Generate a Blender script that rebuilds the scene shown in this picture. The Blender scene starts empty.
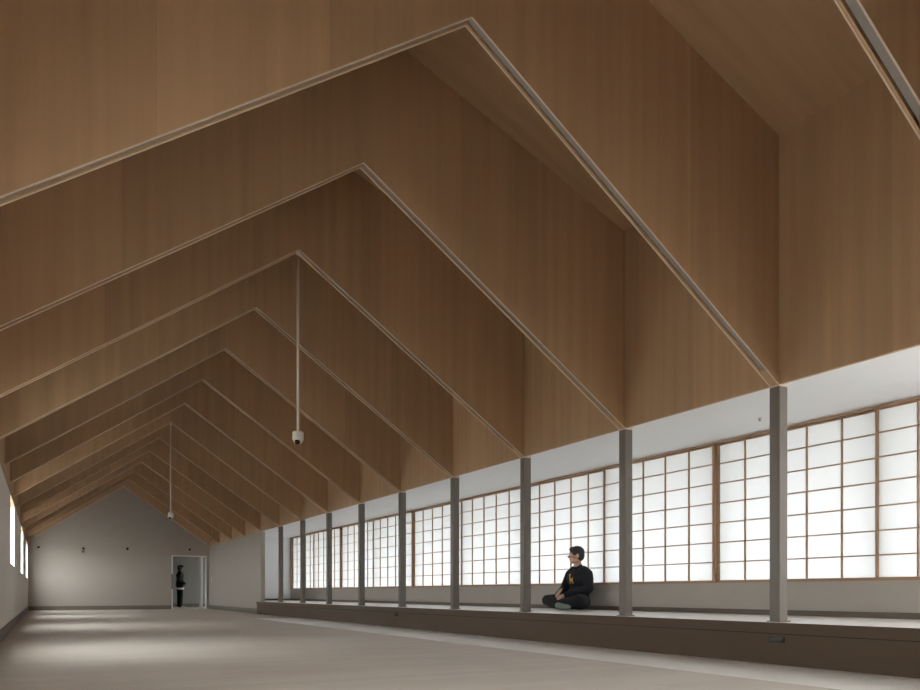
import bpy, bmesh, math, random
from mathutils import Vector, Matrix
from mathutils.bvhtree import BVHTree

C = bpy.context.scene
COL = C.collection
B = 1.82                     # one structural bay in metres
R = math.radians

# ---------------------------------------------------------------- camera
cam_d = bpy.data.cameras.new('camera')
cam = bpy.data.objects.new('camera', cam_d); COL.objects.link(cam)
cam.location = (-1.2711 * B, -2.2654 * B, 0.3035 * B)
cam.rotation_euler = (R(90), 0, -0.4953)
cam_d.sensor_width = 36.0
cam_d.lens = 770.3 / 920 * 36.0
cam_d.shift_y = (592.95 - 345) / 920
cam_d.clip_start = 0.05; cam_d.clip_end = 400
C.camera = cam

# ---------------------------------------------------------------- sky, exposure
W = bpy.data.worlds.new('overcast_sky'); C.world = W
W.use_nodes = True
wn = W.node_tree.nodes; wl = W.node_tree.links
bg = wn['Background']
SKY = 18.0
wtc = wn.new('ShaderNodeTexCoord'); wsep = wn.new('ShaderNodeSeparateXYZ')
wl.new(wtc.outputs['Generated'], wsep.inputs[0])
wramp = wn.new('ShaderNodeValToRGB')
wl.new(wsep.outputs['Z'], wramp.inputs[0])
wramp.color_ramp.elements[0].position = 0.0; wramp.color_ramp.elements[0].color = (0.86, 0.86, 0.84, 1)
wramp.color_ramp.elements[1].position = 0.8; wramp.color_ramp.elements[1].color = (1.0, 1.0, 0.99, 1)
wl.new(wramp.outputs[0], bg.inputs['Color'])
bg.inputs['Strength'].default_value = SKY

C.view_settings.view_transform = 'Standard'
C.view_settings.look = 'None'
C.view_settings.gamma = 1.0
C.view_settings.use_curve_mapping = False
C.view_settings.exposure = 0.0
cy = C.cycles
cy.max_bounces = 10; cy.diffuse_bounces = 8; cy.glossy_bounces = 3
cy.transmission_bounces = 6; cy.transparent_max_bounces = 8
cy.sample_clamp_indirect = 6.0
cy.caustics_reflective = False; cy.caustics_refractive = False
cy.use_denoising = True

# ---------------------------------------------------------------- materials
def new_mat(name):
    m = bpy.data.materials.new(name); m.use_nodes = True
    nt = m.node_tree
    return m, nt, nt.nodes['Principled BSDF']

def plain(name, col, rough=0.6, metal=0.0, spec=0.4, noise=0.0, scale=8.0, stretch=(1, 1, 1), bump=0.0):
    m, nt, p = new_mat(name)
    p.inputs['Roughness'].default_value = rough
    p.inputs['Metallic'].default_value = metal
    p.inputs['Specular IOR Level'].default_value = spec
    tc = nt.nodes.new('ShaderNodeTexCoord'); mp = nt.nodes.new('ShaderNodeMapping')
    mp.inputs['Scale'].default_value = stretch
    nz = nt.nodes.new('ShaderNodeTexNoise'); nz.inputs['Scale'].default_value = scale
    nz.inputs['Detail'].default_value = 5
    nt.links.new(tc.outputs['Object'], mp.inputs[0]); nt.links.new(mp.outputs[0], nz.inputs['Vector'])
    mx = nt.nodes.new('ShaderNodeMix'); mx.data_type = 'RGBA'
    mx.inputs[6].default_value = tuple(c * (1 - noise) for c in col) + (1,)
    mx.inputs[7].default_value = tuple(min(1, c * (1 + noise)) for c in col) + (1,)
    nt.links.new(nz.outputs[0], mx.inputs[0]); nt.links.new(mx.outputs[2], p.inputs['Base Color'])
    if bump:
        b = nt.nodes.new('ShaderNodeBump'); b.inputs['Strength'].default_value = bump; b.inputs['Distance'].default_value = 0.004
        nt.links.new(nz.outputs[0], b.inputs['Height']); nt.links.new(b.outputs[0], p.inputs['Normal'])
    return m

def plywood(name, col, axis, off=0.0, width=0.91, tint=0.10):
    """veneered sheets side by side along `axis`; grain runs across it"""
    m, nt, p = new_mat(name)
    N = nt.nodes; L = nt.links
    p.inputs['Roughness'].default_value = 0.5
    p.inputs['Specular IOR Level'].default_value = 0.3
    tc = N.new('ShaderNodeTexCoord'); oi = N.new('ShaderNodeObjectInfo')
    sep = N.new('ShaderNodeSeparateXYZ'); L.new(tc.outputs['Object'], sep.inputs[0])
    a = N.new('ShaderNodeMath'); a.operation = 'ADD'; L.new(sep.outputs[axis], a.inputs[0]); a.inputs[1].default_value = off + 100 * width
    d = N.new('ShaderNodeMath'); d.operation = 'DIVIDE'; L.new(a.outputs[0], d.inputs[0]); d.inputs[1].default_value = width
    fl = N.new('ShaderNodeMath'); fl.operation = 'FLOOR'; L.new(d.outputs[0], fl.inputs[0])
    cb = N.new('ShaderNodeCombineXYZ'); L.new(fl.outputs[0], cb.inputs[0])
    om = N.new('ShaderNodeMath'); om.operation = 'MULTIPLY'; om.inputs[1].default_value = 57.0
    L.new(oi.outputs['Random'], om.inputs[0]); L.new(om.outputs[0], cb.inputs[1])
    wnz = N.new('ShaderNodeTexWhiteNoise'); wnz.noise_dimensions = '3D'; L.new(cb.outputs[0], wnz.inputs['Vector'])
    # grain
    mp = N.new('ShaderNodeMapping')
    sc = [3.0, 3.0, 3.0]
    sc[{'X': 0, 'Y': 1, 'Z': 2}[axis]] = 34.0
    k = 'Z' if axis != 'Z' else 'Y'
    sc[{'X': 0, 'Y': 1, 'Z': 2}[k]] = 0.9
    mp.inputs['Scale'].default_value = sc
    va = N.new('ShaderNodeVectorMath'); va.operation = 'ADD'
    vs = N.new('ShaderNodeVectorMath'); vs.operation = 'SCALE'; vs.inputs['Scale'].default_value = 13.0
    L.new(wnz.outputs['Color'], vs.inputs[0]); L.new(tc.outputs['Object'], va.inputs[0]); L.new(vs.outputs[0], va.inputs[1])
    L.new(va.outputs[0], mp.inputs[0])
    g = N.new('ShaderNodeTexNoise'); g.inputs['Scale'].default_value = 1.0; g.inputs['Detail'].default_value = 7; g.inputs['Roughness'].default_value = 0.62
    L.new(mp.outputs[0], g.inputs['Vector'])
    g2 = N.new('ShaderNodeTexNoise'); g2.inputs['Scale'].default_value = 0.35; g2.inputs['Detail'].default_value = 3
    L.new(mp.outputs[0], g2.inputs['Vector'])
    s1 = N.new('ShaderNodeMath'); s1.operation = 'MULTIPLY_ADD'; s1.inputs[1].default_value = 0.10; s1.inputs[2].default_value = -0.05; L.new(g.outputs[0], s1.inputs[0])
    s2 = N.new('ShaderNodeMath'); s2.operation = 'MULTIPLY_ADD'; s2.inputs[1].default_value = 0.40; s2.inputs[2].default_value = -0.20; L.new(g2.outputs[0], s2.inputs[0])
    s3 = N.new('ShaderNodeMath'); s3.operation = 'MULTIPLY_ADD'; s3.inputs[1].default_value = 2 * tint; s3.inputs[2].default_value = 1 - tint; L.new(wnz.outputs['Value'], s3.inputs[0])
    t1 = N.new('ShaderNodeMath'); L.new(s1.outputs[0], t1.inputs[0]); L.new(s2.outputs[0], t1.inputs[1])
    t2 = N.new('ShaderNodeMath'); L.new(t1.outputs[0], t2.inputs[0]); L.new(s3.outputs[0], t2.inputs[1])
    # fine joint between sheets
    fr = N.new('ShaderNodeMath'); fr.operation = 'FRACT'; L.new(d.outputs[0], fr.inputs[0])
    jt = N.new('ShaderNodeMath'); jt.operation = 'LESS_THAN'; jt.inputs[1].default_value = 0.004; L.new(fr.outputs[0], jt.inputs[0])
    jm = N.new('ShaderNodeMath'); jm.operation = 'MULTIPLY_ADD'; jm.inputs[1].default_value = -0.18; L.new(jt.outputs[0], jm.inputs[0]); L.new(t2.outputs[0], jm.inputs[2])
    cs = N.new('ShaderNodeVectorMath'); cs.operation = 'SCALE'; cs.inputs[0].default_value = col
    L.new(jm.outputs[0], cs.inputs['Scale'])
    L.new(cs.outputs[0], p.inputs['Base Color'])
    return m

def floor_mat():
    m, nt, p = new_mat('matte_plank_flooring')
    N = nt.nodes; L = nt.links
    tc = N.new('ShaderNodeTexCoord')
    br = N.new('ShaderNodeTexBrick'); br.offset = 0.37
    br.inputs['Scale'].default_value = 1.0
    br.inputs['Brick Width'].default_value = 0.91; br.inputs['Row Height'].default_value = 0.152
    br.inputs['Mortar Size'].default_value = 0.0012; br.inputs['Bias'].default_value = 0.0
    br.inputs['Color1'].default_value = (0.57, 0.52, 0.465, 1); br.inputs['Color2'].default_value = (0.63, 0.575, 0.515, 1)
    br.inputs['Mortar'].default_value = (0.50, 0.45, 0.395, 1)
    L.new(tc.outputs['Object'], br.inputs['Vector'])
    mp = N.new('ShaderNodeMapping'); mp.inputs['Scale'].default_value = (1.2, 22, 1)
    L.new(tc.outputs['Object'], mp.inputs[0])
    nz = N.new('ShaderNodeTexNoise'); nz.inputs['Scale'].default_value = 1.5; nz.inputs['Detail'].default_value = 6; L.new(mp.outputs[0], nz.inputs['Vector'])
    mr = N.new('ShaderNodeMapRange'); mr.inputs['To Min'].default_value = 0.90; mr.inputs['To Max'].default_value = 1.10; L.new(nz.outputs[0], mr.inputs[0])
    vs = N.new('ShaderNodeVectorMath'); vs.operation = 'SCALE'; L.new(br.outputs['Color'], vs.inputs[0]); L.new(mr.outputs[0], vs.inputs['Scale'])
    L.new(vs.outputs[0], p.inputs['Base Color'])
    p.inputs['Roughness'].default_value = 0.55
    p.inputs['Specular IOR Level'].default_value = 0.3
    return m

def paper_mat():
    m, nt, p = new_mat('shoji_paper')
    N = nt.nodes; L = nt.links; N.remove(p)
    out = N['Material Output']
    tr = N.new('ShaderNodeBsdfTranslucent'); df = N.new('ShaderNodeBsdfDiffuse'); mx = N.new('ShaderNodeMixShader')
    tc = N.new('ShaderNodeTexCoord'); nz = N.new('ShaderNodeTexNoise'); nz.inputs['Scale'].default_value = 60; nz.inputs['Detail'].default_value = 4
    L.new(tc.outputs['Object'], nz.inputs['Vector'])
    r = N.new('ShaderNodeValToRGB'); L.new(nz.outputs[0], r.inputs[0])
    r.color_ramp.elements[0].color = (0.18, 0.191, 0.201, 1); r.color_ramp.elements[1].color = (0.203, 0.215, 0.226, 1)
    L.new(r.outputs[0], tr.inputs['Color']); df.inputs['Color'].default_value = (0.8, 0.8, 0.78, 1)
    mx.inputs[0].default_value = 0.55
    L.new(tr.outputs[0], mx.inputs[1]); L.new(df.outputs[0], mx.inputs[2])
    mx.inputs[0].default_value = 0.5
    L.new(mx.outputs[0], out.inputs['Surface'])
    return m

def glass_mat():
    m, nt, p = new_mat('clear_glass')
    N = nt.nodes; L = nt.links; N.remove(p)
    out = N['Material Output']
    t = N.new('ShaderNodeBsdfTransparent'); t.inputs['Color'].default_value = (0.95, 0.97, 0.97, 1)
    g = N.new('ShaderNodeBsdfGlossy'); g.inputs['Roughness'].default_value = 0.02
    mx = N.new('ShaderNodeMixShader'); mx.inputs[0].default_value = 0.05
    L.new(t.outputs[0], mx.inputs[1]); L.new(g.outputs[0], mx.inputs[2]); L.new(mx.outputs[0], out.inputs['Surface'])
    return m

WOOD = (0.46, 0.30, 0.173)
M = {
    'fin': plywood('fin_plywood', WOOD, 'X', 0.0),
    'side': plywood('side_plywood', WOOD, 'Y', 0.0),
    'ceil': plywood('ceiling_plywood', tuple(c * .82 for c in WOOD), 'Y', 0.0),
    'edge': plain('pale_board_edge', (0.68, 0.56, 0.44), 0.45, noise=0.06, scale=20),
    'track': plain('grey_track', (0.27, 0.245, 0.225), 0.5, noise=0.05, scale=8),
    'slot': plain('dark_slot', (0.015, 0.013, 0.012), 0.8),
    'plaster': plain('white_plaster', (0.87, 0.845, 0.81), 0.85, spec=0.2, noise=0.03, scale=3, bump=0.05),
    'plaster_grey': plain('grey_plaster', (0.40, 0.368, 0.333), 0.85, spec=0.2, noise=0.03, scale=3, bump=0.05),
    'white': plain('white_paint', (0.90, 0.93, 0.96), 0.6, spec=0.3, noise=0.015, scale=4),
    'base': plain('grey_baseboard', (0.165, 0.145, 0.125), 0.5, noise=0.05, scale=6),
    'darkbase': plain('dark_brown_base', (0.11, 0.085, 0.065), 0.5, noise=0.08, scale=12, stretch=(1, .1, 1)),
    'floor': floor_mat(),
    'border': plain('satin_border_floor', (0.84, 0.80, 0.75), 0.38, spec=1.0, noise=0.06, scale=6, stretch=(8, .4, 1)),
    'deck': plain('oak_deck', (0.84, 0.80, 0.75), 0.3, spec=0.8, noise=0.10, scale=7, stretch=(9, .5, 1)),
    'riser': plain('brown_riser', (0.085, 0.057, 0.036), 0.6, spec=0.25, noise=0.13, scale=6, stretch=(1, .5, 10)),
    'steel': plain('grey_steel_paint', (0.165, 0.146, 0.126), 0.5, spec=0.4, noise=0.03, scale=5),
    'shoji_wood': plain('cedar_lattice', (0.36, 0.225, 0.135), 0.55, noise=0.10, scale=9, stretch=(6, 6, .6)),
    'paper': paper_mat(), 'glass': glass_mat(),
    'aluminium': plain('aluminium', (0.62, 0.61, 0.60), 0.35, metal=0.6, noise=0.02),
    'rod': plain('cream_rod', (0.66, 0.60, 0.52), 0.45, noise=0.02),
    'housing': plain('white_plastic', (0.72, 0.69, 0.65), 0.4, noise=0.02),
    'black': plain('black_plastic', (0.012, 0.012, 0.013), 0.25, spec=0.5),
    'doorframe': plain('white_door_paint', (0.80, 0.79, 0.78), 0.4, noise=0.02),
    'corridor': plain('corridor_plaster', (0.30, 0.295, 0.285), 0.85, noise=0.02),
    'ground': plain('gravel_ground', (0.42, 0.41, 0.39), 0.9, noise=0.25, scale=30),
    'outer': plain('outer_cladding', (0.35, 0.33, 0.31), 0.8, noise=0.05),
    'skin': plain('skin', (0.50, 0.30, 0.21), 0.5, noise=0.05, scale=25),
    'hair': plain('dark_hair', (0.025, 0.022, 0.022), 0.45, noise=0.4, scale=60, stretch=(1, 1, .15), bump=0.4),
    'hair2': plain('black_hair', (0.012, 0.011, 0.011), 0.45, noise=0.4, scale=60, stretch=(1, 1, .15), bump=0.4),
    'sweater': plain('black_knit', (0.013, 0.014, 0.019), 0.9, noise=0.25, scale=90, bump=0.3),
    'trousers': plain('black_trouser_cloth', (0.010, 0.010, 0.013), 0.85, noise=0.25, scale=40, bump=0.3),
    'jacket': plain('black_jacket_cloth', (0.014, 0.015, 0.018), 0.8, noise=0.25, scale=40, bump=0.3),
    'shirt': plain('white_shirt_cloth', (0.75, 0.74, 0.72), 0.8, noise=0.05, scale=30),
    'sock': plain('pale_green_sock', (0.22, 0.26, 0.23), 0.85, noise=0.12, scale=60),
    'print': plain('ochre_print', (0.62, 0.38, 0.10), 0.7, noise=0.15, scale=60),
    'shoe': plain('white_shoe', (0.72, 0.72, 0.70), 0.6, noise=0.04),
    'lip': plain('lip', (0.36, 0.15, 0.12), 0.5), 'eye': plain('eye_white', (0.75, 0.73, 0.70), 0.2), 'iris': plain('dark_iris', (0.02, 0.012, 0.01), 0.15),
}

for k_, w_, r_ in (('border', 1.0, .56), ('deck', 1.0, .42)):
    p_ = M[k_].node_tree.nodes['Principled BSDF']
    p_.inputs['Coat Weight'].default_value = w_; p_.inputs['Coat Roughness'].default_value = r_; p_.inputs['Coat IOR'].default_value = 2.5

# ---------------------------------------------------------------- helpers (all lengths in metres unless noted)
def box(bm, x0, x1, y0, y1, z0, z1):
    v = [bm.verts.new(p) for p in ((x0, y0, z0), (x1, y0, z0), (x1, y1, z0), (x0, y1, z0), (x0, y0, z1), (x1, y0, z1), (x1, y1, z1), (x0, y1, z1))]
    for f in ((3, 2, 1, 0), (4, 5, 6, 7), (0, 1, 5, 4), (1, 2, 6, 5), (2, 3, 7, 6), (3, 0, 4, 7)):
        bm.faces.new([v[i] for i in f])

def bbox(*a):                # box given in bays
    bm = bmesh.new(); box(bm, *[q * B for q in a]); return bm

def prism_y(bm, pts, y0, y1):     # polygon in x,z pulled along y
    n = len(pts)
    a = [bm.verts.new((x, y0, z)) for x, z in pts]; b = [bm.verts.new((x, y1, z)) for x, z in pts]
    bm.faces.new(a); bm.faces.new(list(reversed(b)))
    for i in range(n):
        j = (i + 1) % n
        bm.faces.new((a[j], a[i], b[i], b[j]))

def lathe(bm, prof, cx=0, cy=0, seg=24):
    rings = []
    for r, z in prof:
        if r < 1e-6: rings.append([bm.verts.new((cx, cy, z))])
        else: rings.append([bm.verts.new((cx + r * math.cos(2 * math.pi * i / seg), cy + r * math.sin(2 * math.pi * i / seg), z)) for i in range(seg)])
    for a, b in zip(rings, rings[1:]):
        for i in range(seg):
            j = (i + 1) % seg
            if len(a) == 1 and len(b) == 1: continue
            if len(a) == 1: bm.faces.new((a[0], b[i], b[j]))
            elif len(b) == 1: bm.faces.new((a[i], a[j], b[0]))
            else: bm.faces.new((a[i], a[j], b[j], b[i]))
    for rg in (rings[0], rings[-1]):
        if len(rg) > 2:
            try: bm.faces.new(rg)
            except ValueError: pass

def obj(name, bm, mat, parent=None, smooth=False, bevel=0.0, loc=None):
    if bevel: bmesh.ops.bevel(bm, geom=list(bm.edges), offset=bevel, segments=2, affect='EDGES', clamp_overlap=True)
    bmesh.ops.recalc_face_normals(bm, faces=bm.faces)
    me = bpy.data.meshes.new(name); bm.to_mesh(me); bm.free()
    if smooth:
        for p in me.polygons: p.use_smooth = True
    me.materials.append(mat)
    o = bpy.data.objects.new(name, me); COL.objects.link(o)
    if parent: o.parent = parent
    if loc: o.location = loc
    return o

def struct(name, bm, mat, **k):
    o = obj(name, bm, mat, **k); o['kind'] = 'structure'; return o

def tag(o, label, cat, group=None):
    o['label'] = label; o['category'] = cat
    if group: o['group'] = group
    return o

def thing(name, label, cat, loc=(0, 0, 0), rz=0.0, group=None):
    o = bpy.data.objects.new(name, None); COL.objects.link(o)
    o.empty_display_size = 0.1
    o.location = loc; o.rotation_euler = (0, 0, rz)
    return tag(o, label, cat, group)

def copy_thing(src, loc, label):
    r = src.copy(); COL.objects.link(r); r.location = loc; r['label'] = label
    for ch in src.children:
        c = ch.copy(); COL.objects.link(c); c.parent = r
        for g in ch.children:
            d = g.copy(); COL.objects.link(d); d.parent = c
    return r

# ---------------------------------------------------------------- key dimensions (bays)
HW = 1.514          # half width of the hall
EA = 1.203          # eave = underside of side panels
RI = 2.245          # underside of fins at the ridge
CE = 2.272          # ceiling at side panels
CR = 2.91           # ceiling at the ridge
XW = 2.379          # shoji plane
PZ = 0.178          # platform top
PF = 1.456          # platform front
YN, YF = -4.2, 13.0
AN, AF, WE = -2.05, 10.5, 9.0     # alcove near end, far end, where the right wall starts
FT = 0.05           # fin thickness
SILL, HEAD = 0.371, 1.225

# ---------------------------------------------------------------- setting
struct('ground', bbox(-25, 25, -20, 35, -0.4, -0.3), M['ground'])
struct('floor', bbox(-HW - .1, 0.93, YN, YF + 2.4, -0.1, 0.0), M['floor'])
bm = bbox(0.93, HW + .1, YN, 7.0, -0.1, 0.0)  # pale strip cut short to stand for the end wall's dark reflection
struct('floor_border', bm, M['border'])
struct('floor_end', bbox(0.93, 3.6, 7.0, YF + 2.4, -0.1, 0.0), M['floor'])

# left wall with slot windows
lw = [(-1.7, -.4), (1.7, 2.75), (5.1, 6.1), (8.4, 9.45), (11.4, 12.6)]  # first two are out of view, added to light the near hall
WZ, WT = 0.55, 1.12
bm = bmesh.new()
def bb(bm, *a): box(bm, *[q * B for q in a])
bb(bm, -HW - .08, -HW, YN, YF, 0, WZ)
ys = [YN] + [q for p in lw for q in p] + [YF]
for a, b in zip(ys[0::2], ys[1::2]): bb(bm, -HW - .08, -HW, a, b, WZ, WT)
struct('wall_left', bm, M['plaster'])
for i, (a, b) in enumerate(lw):
    bm = bmesh.new(); t = 0.014
    bb(bm, -HW - .078, -HW - .05, a, a + t, WZ, WT); bb(bm, -HW - .078, -HW - .05, b - t, b, WZ, WT)
    bb(bm, -HW - .078, -HW - .05, a + t, b - t, WZ, WZ + t); bb(bm, -HW - .078, -HW - .05, a + t, b - t, WT - t, WT)
    f = struct('window_%d' % (i + 1), bm, M['white'])
    obj('pane', bbox(-HW - .066, -HW - .062, a + t, b - t, WZ + t, WT - t), M['glass'], f)
struct('baseboard_left', bbox(-HW, -HW + .008, YN, YF, 0, .073), M['base'])
struct('wall_left_upper', bbox(-HW - .08, -HW, YN, YF, WT, CE + .03), M['side'])
struct('wall_right_upper', bbox(HW, HW + .016, YN, YF, EA, CE + .03), M['side'])

# ceiling slopes
bm = bmesh.new()
prism_y(bm, [(0, CR * B), (-HW * B - .2, (CE - .06) * B), (-HW * B - .2, (CE + .02) * B), (0, (CR + .08) * B)], YN * B, YF * B)
# keep the lower face exactly through (HW, CE)
bm.free(); bm = bmesh.new()
sl = (CR - CE) / HW
xo = HW + .08
for s in (-1, 1):
    pts = [(0, CR * B), (s * xo * B, (CR - sl * xo) * B), (s * xo * B, (CR - sl * xo + .08) * B), (0, (CR + .08) * B)]
    prism_y(bm, pts, YN * B, (YF + .08) * B)
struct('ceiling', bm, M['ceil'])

# far gable wall with the door opening
DX0, DX1, DZ = 0.834, 1.467, 1.010
gp = lambda x: (CR - sl * abs(x) + .02)
bm = bmesh.new()
y0, y1 = YF * B, (YF + .08) * B
def poly(bm, pts): prism_y(bm, [(x * B, z * B) for x, z in pts], y0, y1)
poly(bm, [(-HW, 0), (DX0, 0), (DX0, gp(DX0)), (0, gp(0)), (-HW, gp(HW))])
poly(bm, [(DX0, DZ), (DX1, DZ), (DX1, gp(DX1)), (DX0, gp(DX0))])
poly(bm, [(DX1, 0), (HW + .1, 0), (HW + .1, gp(HW + .1)), (DX1, gp(DX1))])
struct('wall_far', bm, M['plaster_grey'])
struct('baseboard_far', bbox(-HW + .008, DX0 - .005, YF - .008, YF, 0, .073), M['base'])

# near gable wall (behind the camera) with a glazed opening
bm = bmesh.new(); y0, y1 = (YN - .08) * B, YN * B
prism_y(bm, [(x * B, z * B) for x, z in [(-HW - .08, 0), (HW + .1, 0), (HW + .1, gp(HW + .1)), (0, gp(0)), (-HW - .08, gp(HW + .08))]], y0, y1)
struct('wall_near', bm, M['plaster'])

# right wall beyond the alcove, alcove shell
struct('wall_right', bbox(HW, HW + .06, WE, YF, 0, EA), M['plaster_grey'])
struct('baseboard_right', bbox(HW - .008, HW, WE, YF, 0, .073), M['base'])
struct('wall_right_near', bbox(HW, HW + .06, YN, AN, 0, EA), M['plaster'])
struct('wall_alcove_far', bbox(HW + .06, XW + .08, AF, AF + .06, 0, 1.24), M['white'])
struct('wall_alcove_near', bbox(HW + .06, XW + .08, AN - .06, AN, 0, 1.24), M['white'])
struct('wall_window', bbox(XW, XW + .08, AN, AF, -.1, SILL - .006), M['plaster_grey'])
struct('ceiling_alcove', bbox(HW + .016, XW + .08, AN - .06, AF + .06, 1.24, 1.28), M['white'])
struct('roof_overhang', bbox(HW + .06, XW + .72, AN - .3, AF + .3, 1.285, 1.36), M['outer'])
struct('baseboard_alcove', bbox(XW - .012, XW, AN, AF, PZ, PZ + .03), M['darkbase'])
struct('baseboard_alcove_far', bbox(HW + .06, XW - .012, AF - .01, AF, PZ, PZ + .03), M['darkbase'])

# corridor beyond the door
CY = YF + 2.3
struct('wall_corridor', bbox(0.2, 3.6, CY, CY + .08, 0, 1.3), M['corridor'])
struct('wall_corridor_left', bbox(0.12, 0.2, YF + .08, CY + .08, 0, 1.3), M['corridor'])
struct('ceiling_corridor', bbox(0.12, 3.6, YF + .08, CY + .08, 1.3, 1.36), M['corridor'])
struct('wall_corridor_front', bbox(HW + .1, 3.6, YF, YF + .08, 0, 1.3), M['corridor'])
struct('baseboard_corridor', bbox(0.2, 3.6, CY - .01, CY, 0, .075), M['base'])
bm = bmesh.new()
for y in (YF + .08, CY - .03): bb(bm, 3.57, 3.6, y, y + .03, 0.5, 1.0)
struct('wall_corridor_right', bbox(3.57, 3.6, YF + .08, YF + 1.5, 0, 1.3), M['corridor'])
f = struct('window_6', bm, M['white'])  # unseen window, added to bring light into the corridor
obj('pane', bbox(3.582, 3.586, YF + 1.5, CY, 0, 1.3), M['glass'], f)

# door in the far wall: frame, threshold, sliding leaf half drawn into its pocket
bm = bmesh.new()
ft = .02
bb(bm, DX0, DX0 + ft, YF - .012, YF + .09, 0, DZ); bb(bm, DX1 - .012, DX1, YF - .012, YF + .09, 0, DZ)
bb(bm, DX0 + ft, DX1 - .012, YF - .012, YF + .09, DZ - .018, DZ)
d = struct('door_1', bm, M['doorframe'])
obj('threshold', bbox(DX0 + ft, DX1 - .012, YF - .012, YF + .09, 0, .012), M['aluminium'], d)
lf = obj('leaf', bbox(DX1 - .075, DX1 - .055, YF + .092, YF + .36, 0.008, DZ - .02), M['doorframe'], d)
obj('lock_plate', bbox(DX0 - .002, DX0 + ft - .002, YF - .018, YF - .0125, .38, .66), M['base'], d)

# ---------------------------------------------------------------- shoji wall
SB = [-1.97, -0.92, 0.13, 1.185, 2.26, 3.36, 4.48, 5.64, 6.82, 8.04, 9.26, 10.45]
posts = [1.185, 3.36, 5.64, 8.04, 10.45, -.92 - .0, ]
def track(k): return XW + (.012 if k % 2 else .030)
HT = 1.2335
bm = bmesh.new()
bb(bm, XW - .008, XW + .048, AN, AF, HEAD, HT)
struct('trim_1', bm, M['shoji_wood'])                      # head rail
struct('trim_2', bbox(XW - .006, XW + .048, AN, AF, SILL - .006, SILL), M['shoji_wood'])   # sill rail
n = 3
for y in (1.185, 3.36, 5.64, 8.04):
    struct('trim_%d' % n, bbox(XW + .003, XW + .046, y - .0045, y + .0045, SILL, HEAD), M['shoji_wood']); n += 1
struct('trim_%d' % n, bbox(XW - .004, XW + .046, 10.45, AF, SILL, HEAD), M['shoji_wood']); n += 1
# outside mullions of the window behind the paper
for y in SB:
    struct('trim_%d' % n, bbox(XW + .12, XW + .15, y - .03, y + .03, SILL, HEAD + .055), M['outer']); n += 1

labels_sh = {1: 'white paper shoji screen cut off by the right edge of the photo',
    2: 'paper shoji screen partly hidden by the nearest and widest grey post',
    3: 'paper shoji screen right of the seated man, behind the second nearest grey post',
    4: 'white paper shoji screen directly behind the seated man',
    5: 'paper shoji screen left of the seated man, between the third and fourth nearest posts',
    6: 'paper shoji screen behind the fourth nearest grey post, right of an orange upright',
    7: 'paper shoji screen just right of the sixth nearest grey post',
    8: 'white paper shoji screen crossed by the sixth nearest grey post',
    9: 'paper shoji screen second from the far end, behind the seventh nearest grey post',
    10: 'farthest paper shoji screen, at the left end of the lit row'}
for k in range(1, 11):
    a, b = SB[k], SB[k + 1]
    ga = .005 if any(abs(a - p) < .01 for p in (1.185, 3.36, 5.64, 8.04)) else -.006
    gb = .005 if any(abs(b - p) < .01 for p in (1.185, 3.36, 5.64, 8.04)) else (0.0 if k == 10 else -.006)
    a += ga; b -= gb
    x = track(k)
    t = thing('shoji_screen', labels_sh[k], 'screen', (x * B, a * B, SILL * B), 0, 'paper shoji screens along the right side')
    w = (b - a) * B; h = (HEAD - SILL) * B; st = .022; dp = .026
    for y in (0, w - st):
        bm = bmesh.new(); box(bm, -dp / 2, dp / 2, y, y + st, 0, h); obj('stile', bm, M['shoji_wood'], t)
    for z, q in ((0, .020), (h - .018, .018)):
        bm = bmesh.new(); box(bm, -dp / 2, dp / 2, st, w - st, z, z + q); obj('rail', bm, M['shoji_wood'], t)
    bm = bmesh.new()
    for i in range(1, 5):
        y = w * i / 5; box(bm, -.011, .010, y - .0065, y + .0065, .022, h - .022)
    for j in range(1, 7):
        z = h * j / 7
        for i in range(5):
            ya = st if i == 0 else w * i / 5 + .0065; yb = w - st if i == 4 else w * (i + 1) / 5 - .0065
            box(bm, -.010, .010, ya, yb, z - .006, z + .006)
    obj('lattice', bm, M['shoji_wood'], t)
    bm = bmesh.new(); box(bm, .0102, .0112, st * .5, w - st * .5, .01, h - .01)
    # a single sheet is enough for paper: keep the room side face only
    fs = [f for f in bm.faces if f.normal.length >= 0]
    bm.free(); bm = bmesh.new()
    v = [bm.verts.new(p) for p in ((.0106, st * .5, .01), (.0106, w - st * .5, .01), (.0106, w - st * .5, h - .01), (.0106, st * .5, h - .01))]
    bm.faces.new(v)
    obj('paper', bm, M['paper'], t)

# ---------------------------------------------------------------- raised platform along the windows
pl = thing('window_platform', 'long low brown timber platform running under the paper screens on the right', 'platform', (PF * B, 0, 0))
def off(bm, dx):
    bmesh.ops.translate(bm, verts=bm.verts, vec=(-dx * B, 0, 0)); return bm
bm = bbox(PF, XW - .012, AN, WE, PZ - .02, PZ); bb(bm, HW + .06, XW - .012, WE, AF - .01, PZ - .02, PZ)
obj('deck', off(bm, PF), M['deck'], pl)
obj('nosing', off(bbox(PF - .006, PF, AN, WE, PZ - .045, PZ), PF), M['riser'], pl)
obj('painted_shadow_line', off(bbox(PF - .0012, PF, AN, WE, PZ - .049, PZ - .045), PF), M['slot'], pl)  # dark strip standing in for the shadow line under the nosing
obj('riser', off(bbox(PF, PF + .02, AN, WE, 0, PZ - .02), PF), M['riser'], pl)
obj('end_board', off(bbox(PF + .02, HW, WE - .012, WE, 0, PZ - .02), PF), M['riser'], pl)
tag(obj('wall_socket', bbox(PF - .004, PF, -.075, 0.0, .095, .118), M['black']), 'small dark rectangular plate in the platform riser below the nearest post', 'socket')
tag(obj('wall_socket', bbox(PF - .004, PF, 3.92, 3.99, .10, .125), M['black']), 'small dark plate in the platform riser far down near the middle posts', 'socket')

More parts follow.
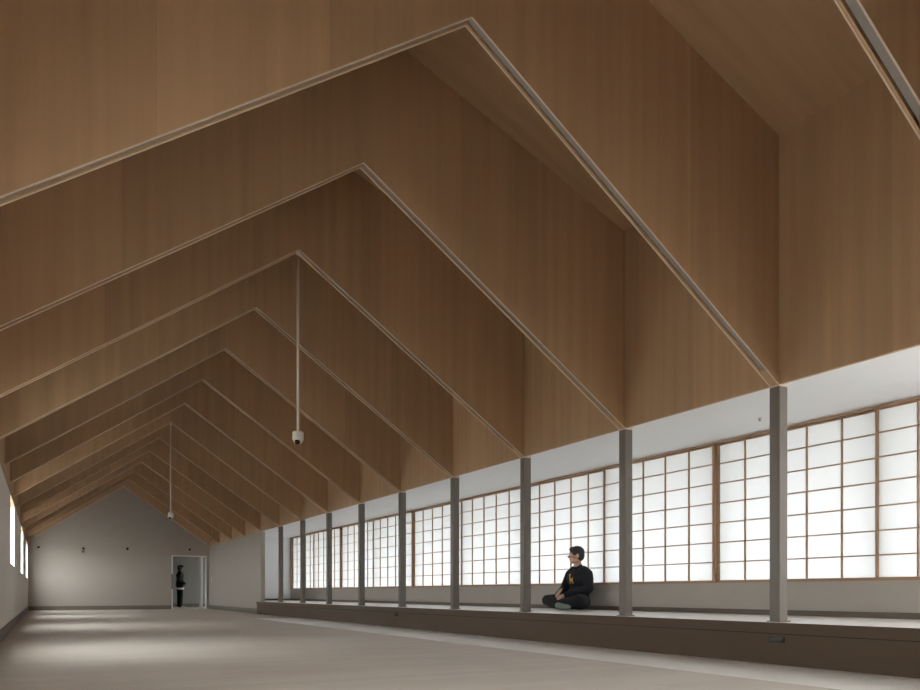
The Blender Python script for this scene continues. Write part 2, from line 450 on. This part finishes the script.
# ---------------------------------------------------------------- steel posts
ordn = ['nearest and widest', 'second nearest', 'third nearest', 'fourth nearest', 'fifth nearest', 'sixth nearest', 'seventh nearest', 'eighth nearest', 'ninth and farthest']
extra = [' standing at the right of the photo', ' standing just right of the seated man', ' standing just left of the seated man', ' along the platform', ' halfway along the platform', ' along the platform', ' along the platform', ' along the platform', ' beside the blank white end of the alcove']
PS = .053
post0 = thing('steel_post', '', 'post', (HW * B, 0, PZ * B), 0, 'grey steel posts along the platform edge')
h = (EA - PZ) * B
bm = bmesh.new(); box(bm, 0.002, PS * B, -PS * B / 2, PS * B / 2, .008, h - .012); obj('shaft', bm, M['steel'], post0, bevel=.004)
bm = bmesh.new(); box(bm, -.012, PS * B + .016, -PS * B / 2 - .015, PS * B / 2 + .015, 0, .008); obj('base_plate', bm, M['steel'], post0)
bm = bmesh.new(); box(bm, .002, PS * B, -PS * B / 2, PS * B / 2, h - .012, h); box(bm, .016 * B + .001, PS * B, -PS * B / 2, PS * B / 2, h, h + .043 * B); obj('cap_plate', bm, M['edge'], post0)
for k in range(9):
    loc = (HW * B, (k + FT / 2) * B, PZ * B); lab = ordn[k] + ' square grey steel post' + extra[k]
    if k == 0: post0.location = loc; post0['label'] = lab
    else: copy_thing(post0, loc, lab)

# ---------------------------------------------------------------- gable fins
def gable(bm, z_eave, z_ridge, y0, y1, top=True, x1=HW, z_eave_t=CE, z_ridge_t=CR):
    for s in (-1, 1):
        zb = z_eave + (z_ridge - z_eave) * (1 - x1 / HW)
        zt = z_eave_t + (z_ridge_t - z_eave_t) * (1 - x1 / HW)
        p = [(0, z_ridge * B), (s * x1 * B, zb * B), (s * x1 * B, zt * B), (0, z_ridge_t * B)]
        prism_y(bm, p, y0, y1)
fin0 = thing('gable_fin', '', 'fin', (0, 0, 0), 0, 'plywood gable fins under the ceiling')
T_ = FT * B
LIFT = .006 / B
def fin_part(name, mat, ye0, ye1, lo, **k):
    bm = bmesh.new(); gable(bm, EA + lo / B, RI + lo / B, ye0, ye1, **k); return obj(name, bm, mat, fin0)
fin_part('near_panel', M['fin'], 0, .010, .006)
fin_part('edge_trim', M['edge'], 0, .010, 0, z_eave_t=EA + LIFT, z_ridge_t=RI + LIFT)
fin_part('grey_track', M['track'], .010, .056, .014, x1=HW - .07, z_eave_t=EA + .06, z_ridge_t=RI + .06)
fin_part('slot_lining', M['slot'], .056, .068, .07, x1=HW - .07, z_eave_t=EA + .09, z_ridge_t=RI + .09)
fin_part('far_panel', M['fin'], .068, T_, .004)
fin_part('edge_trim', M['edge'], T_ - .009, T_, 0, z_eave_t=EA + .004 / B, z_ridge_t=RI + .004 / B)
for s in (-1, 1):
    bm = bmesh.new()
    x0_, x1_ = HW - .07, HW
    f = lambda x: EA + (RI - EA) * (1 - x / HW)
    prism_y(bm, [(s * x0_ * B, f(x0_) * B), (s * x1_ * B, f(x1_) * B), (s * x1_ * B, (f(x1_) + .1) * B), (s * x0_ * B, (f(x0_) + .1) * B)], .010, .068)
    obj('slot_end', bm, M['fin'], fin0)
finlab = ['plywood gable fin in the top right corner, its edge cut off by the frame',
  'biggest plywood gable fin, its peak at the top centre, meeting the nearest post',
  'second biggest full plywood gable fin, meeting the post right of the seated man',
  'plywood gable fin from whose peak the nearer camera rod hangs',
  'plywood gable fin just beyond the nearer hanging camera rod',
  'plywood gable fin second beyond the nearer hanging camera rod',
  'plywood gable fin third beyond the nearer hanging camera rod',
  'plywood gable fin just in front of the one carrying the farther camera rod',
  'plywood gable fin from whose peak the farther camera rod hangs',
  'plywood gable fin just beyond the farther hanging camera rod, meeting the last post',
  'plywood gable fin second beyond the farther hanging camera rod',
  'small looking plywood gable fin fourth from the far white wall',
  'small looking plywood gable fin third from the far white wall',
  'small looking plywood gable fin second from the far white wall',
  'farthest plywood gable fin, set against the far white gable wall']
fin_y = [-1, 0, 1, 2, 3, 4, 5, 6, 7, 8, 9, 10, 11, 12, 13 - FT - .004]
for i, y in enumerate(fin_y):
    if i == 0: fin0.location = (0, y * B, 0); fin0['label'] = finlab[0]
    else: copy_thing(fin0, (0, y * B, 0), finlab[i])

# ---------------------------------------------------------------- hanging cameras
def hanging_camera(y, label):
    L_ = (RI - 1.222) * B
    t = thing('hanging_camera', label, 'camera', (0, y, RI * B), 0, 'cameras hanging on rods from the ridge')
    bm = bmesh.new(); lathe(bm, [(.022, -.040), (.022, -.016), (.012, 0)], seg=20); obj('ceiling_plate', bm, M['rod'], t, smooth=False)
    bm = bmesh.new(); lathe(bm, [(.014, -.014), (.014, -L_)], seg=14); obj('rod', bm, M['rod'], t, smooth=True)
    bm = bmesh.new(); lathe(bm, [(.016, -L_), (.050, -L_ - .004), (.056, -L_ - .012), (.056, -L_ - .085), (.050, -L_ - .094), (.044, -L_ - .096)], seg=28); h_ = obj('housing', bm, M['housing'], t)
    bm = bmesh.new(); lathe(bm, [(.046, -L_ - .092)] + [(.046 * math.cos(R(a)), -L_ - .094 - .040 * math.sin(R(a))) for a in range(0, 90, 12)] + [(0, -L_ - .134)], seg=28)
    obj('dome', bm, M['housing'], t, smooth=True)
    bm = bmesh.new()
    bmesh.ops.create_uvsphere(bm, u_segments=20, v_segments=14, radius=.030)
    bmesh.ops.translate(bm, verts=bm.verts, vec=(-.012, -.020, -L_ - .110))
    obj('lens', bm, M['black'], t, smooth=True)
hanging_camera((2 + FT / 2) * B, 'nearer white dome camera hanging on a thin rod from the third peak')
hanging_camera((7 + FT / 2) * B, 'farther small white dome camera hanging on a thin rod over the hall')

# ---------------------------------------------------------------- small fittings
def wall_spot(x, z, label, box_below=False, arm=0.0):
    t = thing('wall_spotlight', label, 'spotlight', (x * B, YF * B, z * B), 0, 'small black fittings in a row on the far wall')
    bm = bmesh.new(); lathe(bm, [(.04, 0), (.04, .012), (.034, .016)], seg=20)
    bmesh.ops.rotate(bm, verts=bm.verts, matrix=Matrix.Rotation(R(90), 3, 'X')); obj('rosette', bm, M['white'], t)
    bm = bmesh.new(); lathe(bm, [(0, .014), (.030, .016), (.036, .04), (.036, .085), (.028, .09), (.022, .082), (0, .08)], seg=24)
    bmesh.ops.rotate(bm, verts=bm.verts, matrix=Matrix.Rotation(R(90 + arm), 3, 'X')); obj('lamp_head', bm, M['black'], t, smooth=True)
    if box_below:
        bm = bmesh.new(); box(bm, -.045, .045, -.05, 0, -.14, -.055); obj('junction_box', bm, M['base'], t, bevel=.006)
wall_spot(-1.352, 1.094, 'leftmost small black fitting on the far wall, near the windows')
wall_spot(-0.657, 1.094, 'small black fitting with a grey box below it, second from left on the far wall', True)
wall_spot(0.066, 1.108, 'small black fitting on the far wall, third from left, no box under it')
wall_spot(1.150, 1.122, 'small black fitting on the far wall above the doorway')
t = thing('light_switch', 'small wall switch on the right wall beside the far doorway', 'switch', (HW * B, 12.75 * B, .56 * B))
bm = bmesh.new(); box(bm, -.008, 0, -.035, .035, -.06, .06); obj('plate', bm, M['white'], t, bevel=.002)
bm = bmesh.new(); box(bm, -.014, -.008, -.018, .018, -.03, .03); obj('rocker', bm, M['base'], t)
t = thing('sprinkler', 'tiny sprinkler head in the white alcove ceiling left of the nearest post', 'sprinkler', (0, 0, 0))
t.location = (2.1 * B, .60 * B, 1.24 * B)
bm = bmesh.new(); lathe(bm, [(.026, 0), (.026, -.004), (.02, -.006)], seg=20); obj('rosette', bm, M['aluminium'], t)
bm = bmesh.new(); lathe(bm, [(.007, -.006), (.007, -.022), (.016, -.024), (.016, -.027), (0, -.028)], seg=14); obj('nozzle', bm, M['base'], t)

# ---------------------------------------------------------------- people
def capsule(bm, p0, p1, r0, r1, seg=16):
    p0 = Vector(p0); p1 = Vector(p1); d = p1 - p0; L_ = max(d.length, 1e-6)
    q = Vector((0, 0, 1)).rotation_difference(d.normalized() if d.length > 1e-6 else Vector((0, 0, 1))).to_matrix()
    prof = []
    for a in range(-90, 1, 15): prof.append((r0 * math.cos(R(a)), r0 * math.sin(R(a))))
    for a in range(0, 91, 15): prof.append((r1 * math.cos(R(a)), L_ + r1 * math.sin(R(a))))
    b2 = bmesh.new(); prof[0] = (0, -r0); prof[-1] = (0, L_ + r1)
    lathe(b2, prof, seg=seg)
    vm = {}
    for v in b2.verts: vm[v] = bm.verts.new(p0 + q @ v.co)
    for f in b2.faces: bm.faces.new([vm[v] for v in f.verts])
    b2.free()

def chain(bm, pts, rs):
    for i in range(len(pts) - 1): capsule(bm, pts[i], pts[i + 1], rs[i], rs[i + 1])

def ell(bm, c, r, rot=None):
    m = Matrix.Translation(Vector(c)) @ (rot.to_4x4() if rot else Matrix.Identity(4)) @ Matrix.Diagonal((r[0], r[1], r[2], 1))
    bmesh.ops.create_uvsphere(bm, u_segments=24, v_segments=16, radius=1.0, matrix=m)

def blob(name, bm, mat, parent, voxel=.008, smooth=4):
    bmesh.ops.recalc_face_normals(bm, faces=bm.faces)
    me = bpy.data.meshes.new('tmp'); bm.to_mesh(me); bm.free()
    o = bpy.data.objects.new('tmp', me); COL.objects.link(o)
    md = o.modifiers.new('r', 'REMESH'); md.mode = 'VOXEL'; md.voxel_size = voxel
    if smooth:
        ms = o.modifiers.new('s', 'SMOOTH'); ms.factor = .5; ms.iterations = smooth
    dg = bpy.context.evaluated_depsgraph_get()
    m2 = bpy.data.meshes.new_from_object(o.evaluated_get(dg)); m2.name = name
    bpy.data.objects.remove(o); bpy.data.meshes.remove(me)
    m2.materials.clear(); m2.materials.append(mat)
    for p in m2.polygons: p.use_smooth = True
    r = bpy.data.objects.new(name, m2); COL.objects.link(r); r.parent = parent
    return r

def head_parts(bm, c, rot):
    """head of 0.23 m centred at c, face towards local -y before rot"""
    c = Vector(c)
    P = lambda x, y, z: c + rot @ Vector((x, y, z))
    ell(bm, P(0, .008, .020), (.074, .094, .094), rot)          # skull
    ell(bm, P(0, -.022, -.040), (.060, .066, .068), rot)        # face
    ell(bm, P(0, -.050, -.092), (.030, .026, .022), rot)        # chin
    ell(bm, P(-.038, -.01, -.070), (.022, .045, .028), rot); ell(bm, P(.038, -.01, -.070), (.022, .045, .028), rot)
    capsule(bm, P(0, -.083, .006), P(0, -.104, -.030), .010, .014)   # nose
    for s in (-1, 1):
        ell(bm, P(s * .012, -.092, -.034), (.009, .010, .008), rot)
        ell(bm, P(s * .078, .010, -.012), (.010, .021, .034), rot)    # ear
        ell(bm, P(s * .030, -.072, .018), (.022, .014, .009), rot)    # brow
        ell(bm, P(s * .036, -.060, -.030), (.020, .020, .018), rot)   # cheek

def face_details(parent, c, rot):
    c = Vector(c); P = lambda x, y, z: c + rot @ Vector((x, y, z))
    for s in (-1, 1):
        bm = bmesh.new(); ell(bm, P(s * .030, -.0750, -.001), (.012, .0065, .0055), rot); e = obj('eye', bm, M['eye'], parent, smooth=True)
        bm = bmesh.new(); ell(bm, P(s * .030, -.0800, -.001), (.0058, .0035, .0052), rot); obj('iris', bm, M['iris'], e, smooth=True)
        bm = bmesh.new(); chain(bm, [P(s * .014, -.088, .016), P(s * .030, -.087, .021), P(s * .046, -.076, .017)], [.003, .0035, .0022]); obj('eyebrow', bm, M['hair'], parent, smooth=True)
    bm = bmesh.new(); chain(bm, [P(-.022, -.080, -.066), P(0, -.089, -.063), P(.022, -.080, -.066)], [.003, .0062, .003]); obj('mouth', bm, M['lip'], parent, smooth=True)

def hand(bm, wrist, fdir, up, side, curl=25, s=1.0, spread=5):
    """palm then four fingers and a thumb; fdir = direction of the fingers, up = back of the hand, side = direction of the thumb"""
    f = Vector(fdir).normalized(); u = Vector(up); u = (u - f * u.dot(f)).normalized(); sd = f.cross(u)
    if sd.dot(Vector(side)) < 0: sd = -sd
    w = Vector(wrist)
    capsule(bm, w, w + f * .03 * s, .026 * s, .028 * s)
    for k in range(4):
        capsule(bm, w + f * .02 * s + sd * (.026 - .017 * k) * s * .8, w + f * .085 * s + sd * (.030 - .020 * k) * s, .015 * s, .0115 * s)
    for k, ln in enumerate((.072, .080, .074, .058)):
        p = w + f * .085 * s + sd * (.030 - .020 * k) * s
        d = (f + sd * math.tan(R(spread)) * (1.2 - .8 * k)).normalized()
        rr = (.0098, .010, .0096, .0085)[k] * s
        for j, fr in enumerate((.45, .30, .25)):
            a = R(curl) * (j + .6) * (1 if j < 2 else .9)
            dd = (d * math.cos(a) - u * math.sin(a)).normalized()
            q = p + dd * ln * fr * s
            capsule(bm, p, q, rr, rr * .92, 10); p = q; rr *= .92
    p = w + f * .025 * s + sd * .024 * s
    for dd, ln, r0, r1 in ((f * .75 + sd * .75 - u * .25, .040, .0145, .012), (f * .95 + sd * .35 - u * .3, .032, .012, .0105), (f * 1.0 + sd * .1 - u * .35, .026, .0105, .0085)):
        q = p + dd.normalized() * ln * s; capsule(bm, p, q, r0 * s, r1 * s, 10); p = q

def hair_cap(name, bm_extra, c, rot, mat, parent, long=False):
    bm = bmesh.new(); c = Vector(c); P = lambda x, y, z: c + rot @ Vector((x, y, z))
    ell(bm, P(0, .016, .036), (.084, .102, .092), rot)
    ell(bm, P(0, .050, -.010), (.076, .066, .075), rot)
    ell(bm, P(0, -.045, .078), (.066, .050, .038), rot)
    for s in (-1, 1):
        ell(bm, P(s * .064, .030, .022), (.020, .048, .052), rot)
    if long:
        ell(bm, P(0, .060, -.060), (.070, .045, .050), rot)
        ell(bm, P(0, -.070, .050), (.060, .028, .026), rot)
        for s in (-1, 1): ell(bm, P(s * .070, .015, -.020), (.016, .050, .060), rot)
    # flatten: hair stays off the face
    return blob(name, bm, mat, parent, .006, 3)

# ---- the seated man, back to the low wall, facing into the hall
man = thing('person', 'person in black sweater and trousers sitting cross-legged on the platform, looking left', 'person', (4.09, 2.38 * B, PZ * B), R(-90))
ROTH = Matrix.Rotation(R(-28), 3, 'Z')
HC = (0, -.045, .742)
b = bmesh.new()
ell(b, (0, 0, .115), (.165, .125, .112)); ell(b, (0, .012, .25), (.14, .105, .14)); ell(b, (0, 0, .41), (.160, .112, .13)); ell(b, (0, .002, .480), (.150, .085, .062))
chain(b, [(0, .0, .54), (0, -.018, .60), (0, -.03, .67)], [.062, .055, .054])
head_parts(b, HC, ROTH)
for s in (-1, 1):
    chain(b, [(s * .09, .0, .525), (s * .165, .0, .475)], [.048, .052])
KN = {-1: (-.36, -.26, .125), 1: (.345, -.27, .12)}
AN_ = {-1: (.085, -.40, .062), 1: (-.115, -.315, .075)}
WR = {-1: (-.105, -.285, .185), 1: (.055, -.270, .200)}
EL = {-1: (-.265, -.045, .285), 1: (.265, -.035, .285)}
for s in (-1, 1):
    chain(b, [(s * .17, 0, .47), EL[s], WR[s]], [.052, .040, .028])
    chain(b, [(s * .09, -.03, .105), KN[s], AN_[s]], [.088, .058, .040])
    if s < 0: chain(b, [AN_[s], (.155, -.395, .045), (.235, -.345, .040)], [.038, .036, .026])
    else: chain(b, [AN_[s], (-.175, -.30, .058), (-.25, -.26, .05)], [.038, .036, .026])
hand(b, WR[-1], (.80, -.25, .50), (0, -.8, .5), (0, .3, 1), 12)
hand(b, WR[1], (-.70, -.50, -.40), (.2, -.6, .7), (0, .3, 1), 24)
body = blob('body', b, M['skin'], man, .0055, 3)
face_details(man, HC, ROTH)
hair_cap('hair', None, HC, ROTH, M['hair'], man)
b = bmesh.new()
ell(b, (0, 0, .135), (.178, .142, .10)); ell(b, (0, .012, .25), (.168, .128, .16)); ell(b, (0, -.002, .42), (.188, .135, .145)); ell(b, (0, .002, .490), (.172, .104, .075))
chain(b, [(0, .0, .52), (0, -.006, .572)], [.090, .066])
for s in (-1, 1):
    wr = Vector(WR[s]); el = Vector(EL[s]); end = el + (wr - el) * .93
    chain(b, [(s * .10, .002, .53), (s * .180, .002, .475), (s * .216, -.01, .41), el, end], [.070, .080, .076, .062, .043])
sw = blob('sweater', b, M['sweater'], man, .0075, 4)
b = bmesh.new()
ell(b, (0, .0, .105), (.182, .148, .102))
for s in (-1, 1):
    kn = Vector(KN[s]); an = Vector(AN_[s]); end = kn + (an - kn) * .90
    mid = Vector((s * .22, -.14, .12))
    chain(b, [(s * .095, -.03, .11), mid, kn, kn + (an - kn) * .5, end], [.108, .098, .080, .070, .054])
blob('trousers', b, M['trousers'], man, .0075, 4)
for s in (-1, 1):
    b = bmesh.new()
    if s < 0: chain(b, [AN_[s], (.155, -.395, .048), (.235, -.345, .043)], [.045, .044, .033])
    else: chain(b, [AN_[s], (-.175, -.30, .060), (-.25, -.26, .052)], [.045, .043, .033])
    blob('sock', b, M['sock'], man, .006, 2)
# small ochre animal print on the chest, laid on the cloth
bv = BVHTree.FromPolygons([v.co.copy() for v in sw.data.vertices], [tuple(p.vertices) for p in sw.data.polygons])
def on_cloth(x, z):
    h_ = bv.ray_cast(Vector((x, -1, z)), Vector((0, 1, 0)))
    return (h_[0] + Vector((0, -.002, 0))) if h_[0] else Vector((x, -.14, z))
shapes = [[(-.028, .372), (.030, .366), (.034, .396), (-.026, .400)],        # trunk
          [(.010, .392), (.034, .392), (.040, .440), (.026, .440)],          # neck
          [(.022, .436), (.052, .430), (.052, .446), (.024, .456)],          # head
          [(-.028, .376), (-.016, .376), (-.020, .338), (-.028, .338)], [(-.010, .374), (.000, .374), (-.004, .340), (-.012, .340)],
          [(.012, .372), (.022, .372), (.020, .338), (.012, .338)], [(.026, .372), (.034, .374), (.038, .340), (.031, .340)],
          [(-.034, .404), (-.026, .396), (-.022, .404), (-.030, .416)]]
b = bmesh.new()
for q in shapes:
    n_ = 5
    g_ = [[None] * (n_ + 1) for _ in range(n_ + 1)]
    for i in range(n_ + 1):
        for j in range(n_ + 1):
            u_, v_ = i / n_, j / n_
            x = (1 - u_) * (1 - v_) * q[0][0] + u_ * (1 - v_) * q[1][0] + u_ * v_ * q[2][0] + (1 - u_) * v_ * q[3][0]
            z = (1 - u_) * (1 - v_) * q[0][1] + u_ * (1 - v_) * q[1][1] + u_ * v_ * q[2][1] + (1 - u_) * v_ * q[3][1]
            g_[i][j] = b.verts.new(on_cloth(-x * 1.15 + .012, (z - .4) * 1.15 + .425))
    for i in range(n_):
        for j in range(n_): b.faces.new((g_[i][j], g_[i + 1][j], g_[i + 1][j + 1], g_[i][j + 1]))
o = obj('chest_print', b, M['print'], man); o['label'] = 'ochre animal print'
sd_ = o.modifiers.new('thick', 'SOLIDIFY'); sd_.thickness = .001

# ---- the person standing beyond the doorway, in profile
SC = 1.60 / 1.72
pp = thing('person', 'person with short black hair in black clothes standing in the far doorway, facing right', 'person', (1.152 * B, (YF + 1.15) * B, 0), R(84))
pp.scale = (SC * 1.05, SC * 1.12, SC)
HC = (0, -.03, 1.585); RH = Matrix.Rotation(R(6), 3, 'Z')
b = bmesh.new()
ell(b, (0, 0, .93), (.155, .115, .13)); ell(b, (0, -.005, 1.10), (.13, .095, .16)); ell(b, (0, 0, 1.28), (.155, .11, .15)); ell(b, (0, .005, 1.37), (.155, .075, .06))
chain(b, [(0, .01, 1.39), (0, -.005, 1.45), (0, -.015, 1.50)], [.060, .052, .052])
head_parts(b, HC, RH)
SW = {}
for s in (-1, 1):
    e_ = (s * .225, .04, 1.12); w_ = (s * .150, -.15, .97); SW[s] = (e_, w_)
    chain(b, [(s * .165, .0, 1.375), e_, w_], [.052, .040, .027])
    hand(b, w_, (-s * .8, -.3, -.6), (0, -1, .2), (0, 0, 1), 18)
    chain(b, [(s * .085, 0, .90), (s * .085, -.01, .49), (s * .085, .01, .09)], [.088, .058, .040])
    chain(b, [(s * .085, .01, .06), (s * .09, -.12, .04)], [.04, .032])
blob('body', b, M['skin'], pp, .0065, 3)
face_details(pp, HC, RH)
hair_cap('hair', None, HC, RH, M['hair2'], pp, True)
b = bmesh.new()
ell(b, (0, 0, .93), (.172, .140, .15)); ell(b, (0, 0, 1.02), (.166, .134, .12)); ell(b, (0, -.005, 1.12), (.155, .120, .17)); ell(b, (0, 0, 1.28), (.176, .130, .155)); ell(b, (0, .005, 1.36), (.175, .092, .068))
chain(b, [(0, .01, 1.40), (0, .004, 1.44)], [.074, .064])
for s in (-1, 1):
    e_, w_ = SW[s]; chain(b, [(s * .16, .0, 1.37), e_, w_], [.070, .060, .048])
blob('jacket', b, M['jacket'], pp, .008, 4)
b = bmesh.new(); lathe(b, [(.160, .722), (.208, .728), (.208, .80), (.160, .81)], seg=28)
for v in b.verts: v.co.y *= .70
obj('shirt_hem', b, M['shirt'], pp, smooth=True)
b = bmesh.new(); ell(b, (0, 0, .90), (.160, .122, .075))
for s in (-1, 1): chain(b, [(s * .085, 0, .88), (s * .088, -.005, .49), (s * .088, .008, .10)], [.110, .098, .086])
blob('trousers', b, M['trousers'], pp, .008, 4)
for s in (-1, 1):
    b = bmesh.new(); chain(b, [(s * .088, .03, .045), (s * .09, -.06, .042), (s * .092, -.155, .034)], [.044, .044, .034])
    blob('shoe', b, M['shoe'], pp, .006, 2)
